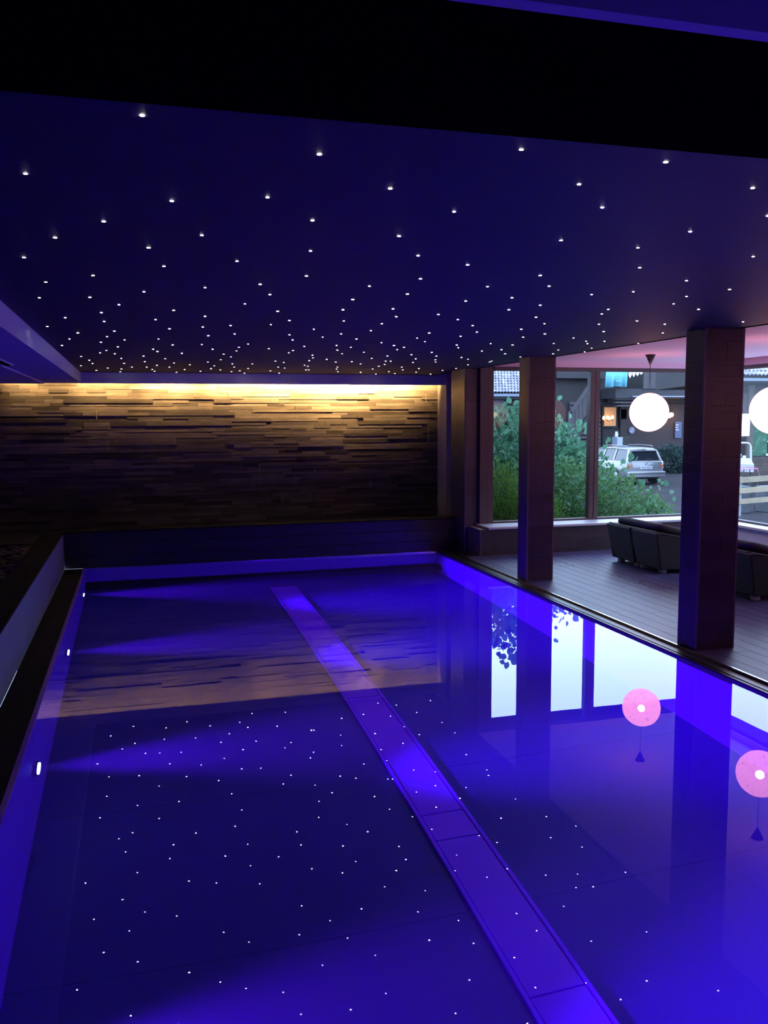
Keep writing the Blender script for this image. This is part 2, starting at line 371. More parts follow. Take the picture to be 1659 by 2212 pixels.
pillar(4.06, 8.682, 4.375, 8.93, 'slim dark tiled pillar standing farther along the pool edge', 0)
pillar(4.06, 5.66, 4.40, 5.905, 'dark tiled pillar nearest the camera on the pool edge', 3)
pier = empty('pillar', (4.295, 11.19, 0)); tag(pier, 'tiled pier at the far end of the pool beside the window', kind='structure')
MB().box(-.091, -.256, 0, .095, .27, ZP).build('core', M_GROUT, pier)
tiled(pier, -.083, -.248, DECK, .095, .27, ZP, 'nw', start=5)

# low walls under the windows
lw = empty('wall_front', (4.25, 10.5, 0)); tag(lw, 'low dark tiled wall under the window', kind='structure')
MB().box(.004, .004, 0, 3.6, .55, .37).build('core', M_GROUT, lw)
tiled(lw, .012, .012, DECK, 3.5, .39, .37, 'nw', start=2)
MB().box(.11, -.02, .37, 3.42, .42, .40).build('sill', M_SILL, lw, bevel=.004)
lr = tag(MB().box(7.62, -3, 0, 7.95, 10.5, .37).build('wall_right', M_PLASTER), 'low pale plaster wall under the side window', kind='structure')
MB().box(7.56, -3, .37, 7.80, 10.48, .40).build('sill', M_SILL, lr, bevel=.004)
# lintel strips above glass
tag(MB().box(4.39, 10.86, 2.485, 7.95, 11.05, ZP).build('trim_6', M_PINK), kind='structure')
tag(MB().box(7.76, -3, 2.485, 7.95, 10.86, ZP).build('trim_7', M_PINK), kind='structure')
# windows
w1 = empty('window_1', (4.39, 10.92, 0)); tag(w1, 'wide brown framed window facing the parked estate car', kind='structure')
def fr(o, x0, x1, z0, z1, d=.05): return MB().box(x0, -d, z0, x1, d, z1).build('frame', M_FRAME, o, bevel=.004)
fr(w1, 0, .115, .40, 2.485); fr(w1, .12, .20, .40, 2.485, .035)
fr(w1, .20, 3.41, 2.435, 2.485); fr(w1, .20, 3.41, .40, .425, .04)
fr(w1, 1.62, 1.685, .425, 2.435); fr(w1, 1.70, 1.765, .425, 2.435, .04)
fr(w1, 3.38, 3.45, .40, 2.485)
MB().box(.20, -.006, .425, 1.62, .006, 2.435).build('pane', M_GLASS, w1); MB().box(1.765, -.006, .425, 3.38, .006, 2.435).build('pane', M_GLASS, w1)
w2 = empty('window_2', (7.84, 6.4, 0)); tag(w2, 'side window beside the lounge with slim brown frame', kind='structure')
for ym in (0.03, 2.2, 4.46): MB().box(-.04, ym-.03, .40, .04, ym+.03, 2.485).build('frame', M_FRAME, w2)
MB().box(-.04, 0, 2.435, .04, 4.46, 2.485).build('frame', M_FRAME, w2); MB().box(-.04, 0, .40, .04, 4.46, .425).build('frame', M_FRAME, w2)
for a, c_ in ((0.03, 2.2), (2.2, 4.46)): MB().box(-.006, a+.03, .425, .006, c_-.03, 2.435).build('pane', M_GLASS, w2)
tag(MB().box(7.80, -3, .40, 7.95, 6.4, 2.485).build('wall_right', M_DARKW), kind='structure')

# --- pool ---
pool = empty('pool', (0, 0, 0)); tag(pool, 'long steel lined indoor swimming pool with blue underwater light', kind='structure')
fl = unit_box('floor_panel', M_FLOORSTEEL); ws = unit_box('wall_panel', M_STEEL)
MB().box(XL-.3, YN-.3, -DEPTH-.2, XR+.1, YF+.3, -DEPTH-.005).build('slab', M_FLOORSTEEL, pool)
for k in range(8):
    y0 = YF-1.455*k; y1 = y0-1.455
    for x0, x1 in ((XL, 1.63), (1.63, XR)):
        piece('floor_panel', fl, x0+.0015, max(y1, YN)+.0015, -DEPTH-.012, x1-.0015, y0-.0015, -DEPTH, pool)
for k in range(8):
    y0 = YF-1.455*k; y1 = max(y0-1.455, YN)
    piece('wall_panel', ws, XL-.03, y1+.0015, -DEPTH-.01, XL, y0-.0015, .0, pool)
    piece('wall_panel', ws, XR, y1+.0015, -DEPTH-.01, XR+.03, y0-.0015, .0, pool)
for k in range(3):
    x0 = XL+1.5133*k
    piece('wall_panel', ws, x0+.0015, YF, -DEPTH-.01, x0+1.5133-.0015, YF+.03, .0, pool)
    piece('wall_panel', ws, x0+.0015, YN-.03, -DEPTH-.01, x0+1.5133-.0015, YN, .0, pool)
tag(MB().box(XL-.01, YN-.01, -DEPTH-.004, XR+.01, YF+.01, -.004).build('water', M_WATER), 'still clear pool water mirroring ceiling stars and windows', kind='structure')
# channel cover along the floor
ch = empty('floor_channel', (1.715, YF-.42, -DEPTH)); tag(ch, 'long brushed steel channel cover running down the pool floor', 'channel cover')
for sx in (-1, 1):
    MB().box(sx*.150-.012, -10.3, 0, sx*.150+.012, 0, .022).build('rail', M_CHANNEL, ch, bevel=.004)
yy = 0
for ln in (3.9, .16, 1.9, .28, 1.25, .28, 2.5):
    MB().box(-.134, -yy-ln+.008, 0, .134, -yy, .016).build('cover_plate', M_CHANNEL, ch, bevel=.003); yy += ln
# lamps in the left pool wall
pl = None
names = ('farthest', 'second farthest', 'brightest seen', 'nearest')
labs = ('round underwater lamp near the far end of the left pool wall', 'round underwater lamp in the left pool wall, second from the far end',
        'round underwater lamp in the left pool wall with the largest bright glow', 'round underwater lamp in the left pool wall below the frame, second nearest', 'round underwater lamp in the left pool wall beside the near deck')
for ly, lb in zip(LAMP_Y, labs):
    e = empty('pool_lamp', (XL, ly, -.62)); tag(e, lb, 'lamp', 'underwater lamps')
    MB().cyl((.012, 0, 0), .085, .024, 'x', 24).build('rim', M_TRIM, e, bevel=.004)
    MB().cyl((.026, 0, 0), .062, .012, 'x', 24).build('lens', M_LENS, e)
# coping slabs, bright edges
cop = empty('pool_coping', (0, 0, 0)); tag(cop, 'dark stone coping round the pool', kind='structure')
cs = unit_box('coping_slab', M_STONE); cs2 = unit_box('coping_slab', M_CAP)
y = YN
while y < YF-.02:
    y1 = min(y+.62, YF); piece('coping_slab', cs, XR+.031, y+.001, -.2, 4.015, y1-.001, .018, cop)
    piece('coping_slab', cs2, -.88, y+.001, -.2, XL-.031, y1-.001, .004, cop); y = y1
tag(MB().box(4.017, YN, -.1, 4.033, YF, .036).build('trim_8', M_TRIM), 'bright metal edge between pool coping and deck', kind='structure')
tag(MB().box(XR, YN, -.1, XR+.03, YF, .014).build('trim_9', M_STONE), kind='structure')
tag(MB().box(XL-.03, YF+.0, -.012, XR+.03, YF+.03, .010).build('trim_10', M_TRIM), 'thin bright line along the far pool edge', kind='structure')
# parapets with trough
par = empty('wall_parapet', (0, YF, 0)); tag(par, 'low dark parapet across the far end of the pool', kind='structure')
MB().box(-.90, .06, 0, 4.20, .30, .44).build('core', M_GROUT, par)
pt = unit_box('slab', M_STONE); cp0 = unit_box('cap_stone', M_CAP)
for k in range(6):
    for zz in ((0, .145), (.148, .293), (.296, .44)): piece('slab', pt, -.88+.8467*k+.001, .032, zz[0]+.005, -.88+.8467*(k+1)-.001, .062, zz[1], par)
    piece('cap_stone', cp0, -.88+.8467*k+.001, .025, .44, -.88+.8467*(k+1)-.001, .33, .458, par)
pa2 = empty('wall_parapet', (-.88, 0, 0)); tag(pa2, 'low parapet along the left side of the pool', kind='structure')
M_PAR = mat('grey_parapet_face', (.22, .24, .28), .5, var=.1, scale=3)
pt2 = unit_box('slab', M_PAR); cp2 = unit_box('cap_stone', M_CAP)
MB().box(-.22, -3, 0, -.03, 11.26, .44).build('core', M_GROUT, pa2)
for k in range(11):
    piece('slab', pt2, -.031, 11.2-1.29*(k+1)+.001, .005, 0, 11.2-1.29*k-.001, .44, pa2)
    piece('cap_stone', cp2, -.24, 11.2-1.29*(k+1)+.001, .44, .004, 11.2-1.29*k-.001, .458, pa2)
tag(MB().box(-1.9, -3, 0, -1.08, 11.5, .26).build('trim_11', M_DARKW), kind='structure')
tag(MB().box(-1.9, 11.5, 0, 4.6, 13.0, .30).build('trim_12', M_DARKW), kind='structure')
# gravel in the left trough
rnd = random.Random(3); gr = MB()
for k in range(420):
    rx, ry = rnd.uniform(-1.80, -1.20), rnd.uniform(5.5, 11.3); rs = rnd.uniform(.03, .08)
    gr.sphere((rx, ry, .26+rs*.25), rs, 6, 4, .6)
tag(gr.build('gravel', mat('brown_river_gravel', (.11, .075, .06), .5, rand=.6, island=True, var=.2)), 'dark brown gravel filling the trough behind the left parapet', 'gravel', kind='stuff')
# --- deck planks ---
deck = empty('floor', (0, 0, 0)); tag(deck, 'dark wet wooden deck of narrow planks', kind='structure')
MB().box(4.034, -3, -.15, 7.95, 11.5, DECK-.022).build('subfloor', M_DARKW, deck)
pk = unit_box('plank', M_PLANK)
x = 4.034; k = 0
while x < 7.60:
    w = .142; y = -3+(k*1.37) % 2.9-2.9
    while y < 10.5:
        y0, y1 = max(y, -.5), min(y+2.9, 10.52)
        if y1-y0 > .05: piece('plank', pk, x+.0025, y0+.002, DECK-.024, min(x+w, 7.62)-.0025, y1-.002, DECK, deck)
        y += 2.9
    x += w; k += 1
tag(MB().box(-1.9, -3, -.15, 4.034, YN-.03, .02).build('floor', M_STONE), 'near end deck under the photographer', kind='structure')
# leaf litter specks on the deck
deb = MB()
for px, py, n in ((1200, 1213, 7), (1215, 1218, 6), (1395, 1258, 9), (1402, 1262, 8), (1330, 1245, 3), (1290, 1240, 3), (1360, 1258, 3), (1435, 1275, 3), (1225, 1222, 4)):
    c = at(px, py, z=DECK)
    for _ in range(n):
        a = random.random()*6.28; q = Vector((c.x+random.gauss(0, .06), c.y+random.gauss(0, .10), DECK+.001)); s_ = random.uniform(.008, .02)
        deb.raw([q+Vector((math.cos(a+t)*s_*(1 if i % 2 else .45), math.sin(a+t)*s_*(1 if i % 2 else .45), .003*i)) for i, t in enumerate((0, 1.57, 3.14, 4.71))], [(0, 1, 2, 3)])
tag(deb.build('litter', mat('dark_leaf_litter', (.02, .018, .02), .8)), 'small dark leaf scraps scattered on the wet deck', 'litter', kind='stuff')

# ------------------------------------------------------------------ lounge sofas
def rounded_pts(pts, n=5, r=.12):
    out = []
    for i, p in enumerate(pts):
        p = Vector(p)
        if i in (0, len(pts)-1): out.append(p); continue
        a = (Vector(pts[i-1])-p).normalized(); c = (Vector(pts[i+1])-p).normalized()
        A, C_ = p+a*r, p+c*r
        for k in range(n+1):
            t = k/n; out.append(A*(1-t)**2+p*2*t*(1-t)+C_*t*t)
    return out
def sofa(loc, label):
    """faces +x; width 1.06 along y (centre origin), back at x=0"""
    s = empty('wicker_sofa', loc); tag(s, label, 'sofa', 'wicker sofas on the deck')
    W2 = .53
    for sy in (-1, 1):
        # back half: flares outward toward the top; split at the centre seam
        y0, y1 = sorted((sy*.018, sy*W2))
        b = MB()
        yo = sy*W2; yi = sy*.018
        prof = [(-.015, .05), (-.10, .47), (-.06, .485), (-.035, .47), (.05, .05)]
        vs = []
        for yv, sh in ((yi, 0), (yo-sy*.05, 0), (yo, .0)):
            vs += [(x+sh, yv+(sy*.02 if (yv == yo and z > .3) else 0), z) for x, z in prof]
        n = len(prof); fs = [list(range(n))[::-1], [2*n+i for i in range(n)]]
        for j in range(2):
            for i in range(n): fs.append((j*n+i, j*n+(i+1) % n, (j+1)*n+(i+1) % n, (j+1)*n+i))
        b.raw(vs, fs); b.build('back_panel', M_WICKER, s, bevel=.012)
        # arm panel: high at the back, curving down to the front
        b = MB(); o_ = sy*(W2+.02); i_ = sy*(W2-.06)
        poly = [(-.02, .05), (-.09, .465), (.10, .44), (.28, .40), (.50, .365), (.80, .345), (.86, .33), (.84, .05)]
        vs = [(x, o_ + (-sy*.02 if z < .1 else 0), z) for x, z in poly]+[(x, i_, z) for x, z in poly]; n = len(poly)
        b.raw(vs, [list(range(n)), list(range(n, 2*n))[::-1]]+[(i, (i+1) % n, n+(i+1) % n, n+i) for i in range(n)])
        b.build('arm_panel', M_WICKER, s, bevel=.012)
    # woven base and front
    MB().box(.0, -.47, .05, .84, .47, .24).build('seat_base', M_WICKER, s, bevel=.01)
    # braided rim
    rim = rounded_pts([(.85, -.53, .345), (.50, -.53, .372), (.28, -.535, .408), (-.075, -.535, .478), (-.075, .535, .478), (.28, .535, .408), (.50, .53, .372), (.85, .53, .345)], r=.05)
    MB().tube(rim, .014, 8).build('rim', M_WICKER, s)
    # dark roll cushion lying along the inside of back and arms
    roll = rounded_pts([(.62, -.455, .40), (.30, -.46, .45), (.03, -.455, .515), (.03, .455, .515), (.30, .46, .45), (.62, .455, .40)], r=.10)
    MB().tube(roll, .052, 12).build('roll_cushion', M_ROLL, s)
    for sy in (-1, 1):
        y0, y1 = sorted((sy*.01, sy*.41))
        MB().box(.08, y0, .24, .80, y1, .36).build('seat_cushion', M_SEAT, s, bevel=.03, seg=3)
    for x in (.06, .78):
        for yv in (-.44, -.06, .06, .44): MB().box(x-.035, yv-.035, 0, x+.035, yv+.035, .05).build('foot', M_FOOT, s, bevel=.006)
    return s
sofa((5.70, 9.13, DECK), 'dark wicker sofa behind the gap between both pillars')
sofa((5.70, 7.56, DECK), 'dark wicker sofa cut by the frame, seen past the nearest pillar')

# ------------------------------------------------------------------ pendants
def pendant_mats():
    m = bpy.data.materials.new('woven_globe_shell'); m.use_nodes = True
    N, L = m.node_tree.nodes, m.node_tree.links; N.clear()
    o = N.new('ShaderNodeOutputMaterial'); e = N.new('ShaderNodeEmission'); t = N.new('ShaderNodeBsdfTransparent')
    e.inputs['Color'].default_value = (1, .32, .36, 1)
    g = N.new('ShaderNodeTexCoord'); n = N.new('ShaderNodeTexNoise'); n.inputs['Scale'].default_value = 26; n.inputs['Detail'].default_value = 6; n.inputs['Roughness'].default_value = .75
    L.new(g.outputs['Object'], n.inputs['Vector'])
    mr = N.new('ShaderNodeMapRange'); mr.inputs['From Min'].default_value = .34; mr.inputs['From Max'].default_value = .44; mr.inputs['To Min'].default_value = GLOBE*.2; mr.inputs['To Max'].default_value = GLOBE
    L.new(n.outputs['Fac'], mr.inputs['Value']); L.new(mr.outputs['Result'], e.inputs['Strength'])
    mx = N.new('ShaderNodeMixShader'); mx.inputs[0].default_value = .30
    L.new(e.outputs[0], mx.inputs[1]); L.new(t.outputs[0], mx.inputs[2]); L.new(mx.outputs[0], o.inputs['Surface'])
    return m
M_GLOBE = pendant_mats()
M_BULB = mat('hot_bulb', (1, 1, 1), .5, emis=(1, .62, .38), estr=110)
M_CORD = mat('black_cord', (.02, .02, .02), .6)
def pendant(loc, label):
    p = empty('globe_pendant', loc); tag(p, label, 'pendant lamp', 'globe pendants over the lounge')
    g = MB().sphere((0, 0, 0), .236, 48, 32).build('globe_shade', M_GLOBE, p)
    MB().sphere((0, 0, .01), .045, 14, 10).build('bulb', M_BULB, p)
    h = ZP-loc[2]
    MB().tube([(0, 0, .23), (0, 0, h-.1)], .004, 6).build('cord', M_CORD, p)
    MB().cyl((0, 0, h-.062), .008, .12, 'z', 16, r2=.062).build('canopy', M_CORD, p)
pendant((6.10, 9.58, 1.868), 'glowing round pendant hanging between the two pillars')
pendant((6.115, 7.38, 1.868), 'glowing round pendant at the right edge, past the nearest pillar')
pendant((6.12, 5.18, 1.868), 'added round pendant outside the frame, lighting the nearest pillar')  # extra pendant added out of view to light the nearest pillar's front
pendant((6.12, 2.98, 1.868), 'added round pendant outside the frame, nearest the camera')  # second added pendant, unseen, same warm fill
# ------------------------------------------------------------------ outdoors
GZ = -.85
M_ASPH = mat('wet_asphalt', (.022, .019, .024), .9, spec=.1, var=.25, scale=1.2, bump=.4, bscale=40)
M_SOIL = mat('garden_soil', (.03, .025, .02), .9, var=.3)
M_WOODD = mat('dark_timber', (.011, .009, .011), .7, var=.3, scale=3, stretch=(6, 6, .6))
M_WOODM = mat('weathered_board', (.045, .038, .044), .7, var=.2, scale=3, stretch=(6, 6, .6), rand=.18)
M_WOODB = mat('reddish_render', (.024, .016, .018), .8, var=.15, scale=.8)
M_GREYW = mat('grey_siding', (.018, .017, .023), .7, var=.15)
M_RTILE = mat('grey_roof_tile', (.19, .18, .24), .45, var=.3, scale=5, rand=.3, island=True)
M_GUT = mat('zinc_gutter', (.10, .12, .16), .4, metal=.4)
M_GREEN = mat('green_door_paint', (.012, .085, .04), .6, var=.12)
M_CLOTH = mat('white_cloth', (.24, .24, .30), .8)
M_RAIL = mat('pale_fence_board', (.24, .19, .125), .7, var=.15, scale=3, rand=.1)
M_GALV = mat('galvanised_tube', (.42, .45, .50), .35, metal=.5)
M_PINKT = mat('pink_tube', (.45, .12, .22), .5)
tag(MB().box(-5, 10.99, GZ-.3, 60, 90, GZ).build('ground', M_ASPH), 'asphalt yard outside the windows', kind='structure')
tag(MB().prism([(11.0, GZ), (11.0, -.02), (13.4, -.10), (15.6, -.5), (17.0, GZ)], 4.85, 9.6, 'x').build('garden_bank', M_SOIL), 'planted soil bank under the shrubs', kind='structure')
tag(MB().box(11, 17.5, GZ, 40, 17.7, GZ+.07).build('kerb', mat('pale_kerb', (.30, .32, .36), .7)), kind='structure')

tag(MB().box(12.0, -14, GZ, 12.3, 12.0, 3.4).build('wall_sky_blocker', M_WOODB), 'added unseen wall blocking bright sky beyond the side window', kind='structure')  # added wall, unseen directly, keeps bright sky out of the window reflections
def leaf_mesh(kind, blobs, count, L0, L1, wr, seed):
    rnd = random.Random(seed); mb = MB(); tot = sum(b[3]*b[3] for b in blobs)
    V = mb.v; F = mb.f
    for (cx, cy, cz, r, hz) in [(b[0], b[1], b[2], b[3], b[4]) for b in blobs]:
        nn = int(count*r*r/tot)
        for _ in range(nn):
            th = math.acos(rnd.uniform(-.75, 1)); ph = rnd.uniform(0, 6.283)
            n = Vector((math.sin(th)*math.cos(ph), math.sin(th)*math.sin(ph), math.cos(th)))
            rr = rnd.uniform(.62, 1.0)*(1+.13*math.sin(5*ph+cx*3)*math.sin(4*th+cy))
            p = Vector((cx+n.x*r*rr, cy+n.y*r*rr, cz+n.z*hz*rr))
            d = (n+Vector((rnd.gauss(0, .7), rnd.gauss(0, .7), rnd.gauss(.15, .6)))).normalized()
            s = d.cross(Vector((rnd.gauss(0, 1), rnd.gauss(0, 1), rnd.gauss(0, 1)))).normalized()
            u = d.cross(s); L = rnd.uniform(L0, L1); w = L*wr
            k = len(V)
            V.extend([tuple(p), tuple(p+d*L*.45+s*w+u*L*.06), tuple(p+d*L), tuple(p+d*L*.45-s*w+u*L*.06)])
            F.append([k, k+1, k+2]); F.append([k, k+2, k+3]); mb.sm += [False, False]
    return mb
def leafmat(name, c, c2, island=True):
    m = bpy.data.materials.new(name); m.use_nodes = True
    N, L = m.node_tree.nodes, m.node_tree.links; b = N['Principled BSDF']
    g = N.new('ShaderNodeNewGeometry'); mx = N.new('ShaderNodeMix'); mx.data_type = 'RGBA'
    mx.inputs['A'].default_value = (*c, 1); mx.inputs['B'].default_value = (*c2, 1)
    if island: L.new(g.outputs['Random Per Island'], mx.inputs['Factor'])
    else:
        oi = N.new('ShaderNodeObjectInfo'); L.new(oi.outputs['Random'], mx.inputs['Factor'])
    L.new(mx.outputs['Result'], b.inputs['Base Color'])
    b.inputs['Roughness'].default_value = .5; b.inputs['Specular IOR Level'].default_value = .35
    tr = N.new('ShaderNodeBsdfTranslucent'); L.new(mx.outputs['Result'], tr.inputs['Color'])
    ms = N.new('ShaderNodeMixShader'); ms.inputs[0].default_value = .4; out = N['Material Output']
    L.new(b.outputs[0], ms.inputs[1]); L.new(tr.outputs[0], ms.inputs[2]); L.new(ms.outputs[0], out.inputs['Surface'])
    return m
M_LA = leafmat('round_leaf_green', (.022, .085, .045), (.065, .19, .10))
M_LA1 = leafmat('big_leaf_green', (.05, .16, .085), (.11, .26, .15), False)
M_LB = leafmat('feathery_leaf_green', (.075, .18, .03), (.16, .31, .05))
M_LC = leafmat('low_leaf_green', (.05, .13, .045), (.11, .24, .08))
M_STEM = mat('shrub_stem', (.05, .035, .025), .8)
big = MB()
for i, (a, w) in enumerate(((0, .0), (.25, .30), (.5, .40), (.75, .28), (1, .0))):
    for s in ((-1, 0, 1) if w else (0,)):
        big.v.append((a, s*w, abs(s)*.10-.12*a*a)); 
big.f = [[0, 2, 1], [0, 3, 2], [1, 2, 5, 4], [2, 3, 6, 5], [4, 5, 8, 7], [5, 6, 9, 8], [7, 8, 10], [8, 9, 10]]; big.sm = [True]*8
BIGLEAF = big.mesh('leaf', M_LA1)
def shrub(name, blobs, count, L0, L1, wr, m, seed, label, leaves=(), base=-.2):
    c = blobs[0]; e = empty(name, (c[0], c[1], base)); tag(e, label, 'shrub')
    mb = leaf_mesh(name, [(b[0]-c[0], b[1]-c[1], b[2]-base, b[3], b[4]) for b in blobs], count, L0, L1, wr, seed)
    tag(mb.build('foliage', m, e), kind='stuff')
    st = MB(); rnd = random.Random(seed)
    for b in blobs:
        for k in range(5):
            st.tube([(c[0]*0+rnd.gauss(0, .08)+(b[0]-c[0])*.3, (b[1]-c[1])*.3, 0), (b[0]-c[0]+rnd.gauss(0, b[3]*.3), b[1]-c[1]+rnd.gauss(0, b[3]*.3), b[2]-base), (b[0]-c[0]+rnd.gauss(0, b[3]*.45), b[1]-c[1]+rnd.gauss(0, b[3]*.4), b[2]-base+b[4]*.8)], .014, 5, r1=.004)
    st.build('stem', M_STEM, e)
    for (px, py, Y, s, ang) in leaves:
        p = at(px, py, y=Y); o = link(bpy.data.objects.new('leaf', BIGLEAF), e)
        o.location = (p.x-c[0], p.y-c[1], p.z-base); o.scale = (s, s, s)
        o.rotation_euler = (rnd.uniform(-.9, .9)+1.2, -R(ang), rnd.uniform(-.5, .5))
    return e
rl = random.Random(4)
LA = [(1103, 872, 12.55, .12, 120), (1108, 874, 12.55, .13, 20), (1096, 870, 12.55, .10, 200), (1112, 886, 12.5, .16, 40), (1118, 890, 12.5, .15, 150), (1100, 884, 12.5, .13, 200),
      (1200, 872, 14.0, .13, 120), (1206, 866, 14.0, .12, 60), (1197, 880, 14.0, .14, 180), (1230, 905, 13.9, .11, 70), (1238, 925, 13.8, .13, 230), (1245, 920, 13.8, .15, 50), (1252, 918, 13.8, .12, 110), (1258, 922, 13.8, .15, 20),
      (1250, 935, 13.7, .15, 80), (1262, 938, 13.7, .16, 40), (1268, 942, 13.7, .14, 300), (1272, 950, 13.7, .15, 20), (1278, 955, 13.7, .16, 340), (1266, 960, 13.7, .14, 160), (1281, 962, 13.6, .15, 330), (1276, 968, 13.6, .14, 200)]
for _ in range(110):
    px = rl.choice((rl.uniform(1066, 1120), rl.uniform(1188, 1285)))
    top = 895 if px < 1150 else 875+(px-1190)*1.0
    LA.append((px, rl.uniform(top, min(top+110, 1010)), 12.45 if px < 1150 else 13.75-(px-1190)*.002, rl.uniform(.08, .14), rl.uniform(0, 360)))
shrub('leafy_shrub', [(5.75, 13.4, .75, .88, 1.22), (7.05, 14.7, .7, .95, 1.22), (7.75, 14.5, .3, .75, 1.0), (5.62, 13.6, .3, .8, 1.0)], 15000, .06, .12, .36, M_LA, 1,
      'tall shrub with rounded blue green leaves outside the window', LA)
shrub('feathery_shrub', [(5.27, 12.25, .42, .50, .78), (5.50, 12.2, .3, .48, .70), (5.38, 12.1, .05, .55, .6)], 12000, .03, .07, .16, M_LB, 2,
      'feathery yellow green shrub against the left end of the window')
shrub('feathery_shrub', [(6.0, 12.3, .22, .36, .50), (5.8, 12.2, .0, .4, .5)], 6000, .03, .07, .16, M_LB, 3,
      'small feathery bright green shrub just right of the farther pillar')
LC = []
for px, py in ((1412, 1056), (1420, 1048), (1428, 1040), (1434, 1046), (1440, 1052), (1395, 1058), (1386, 1050), (1402, 1052), (1376, 1042), (1362, 1000), (1370, 990), (1378, 985), (1366, 978), (1355, 1012), (1340, 1000), (1448, 1068), (1456, 1072), (1318, 955), (1312, 962), (1302, 975), (1296, 985), (1310, 948)):
    LC.append((px, py, 12.9, rl.uniform(.09, .13), rl.uniform(0, 360)))
for _ in range(60): LC.append((rl.uniform(1200, 1440), 0, 12.4, rl.uniform(.06, .09), rl.uniform(0, 360)))
LC = [(a, (1010+(a-1200)*.17+rl.uniform(10, 80) if b_ == 0 else b_), Y, s, g) for a, b_, Y, s, g in LC]
shrub('low_shrub', [(7.0, 13.25, .25, .82, .92), (7.75, 13.2, .05, .72, .92), (8.35, 13.1, -.15, .55, .72), (6.5, 13.1, .2, .7, .7), (8.1, 12.7, -.2, .55, .6), (7.3, 12.6, -.1, .7, .7)], 17000, .04, .08, .3, M_LC, 5,
      'spreading low green shrub in front of the parked estate car', LC)
shrub('dark_shrub', [(24.9, 37.2, -.5, .9, .95), (26.2, 37.4, -.5, .9, 1.0)], 3500, .12, .22, .3, leafmat('dusky_leaf', (.015, .035, .035), (.04, .075, .07)), 6,
      'dusky dark shrub beyond the right side of the estate car', base=GZ)

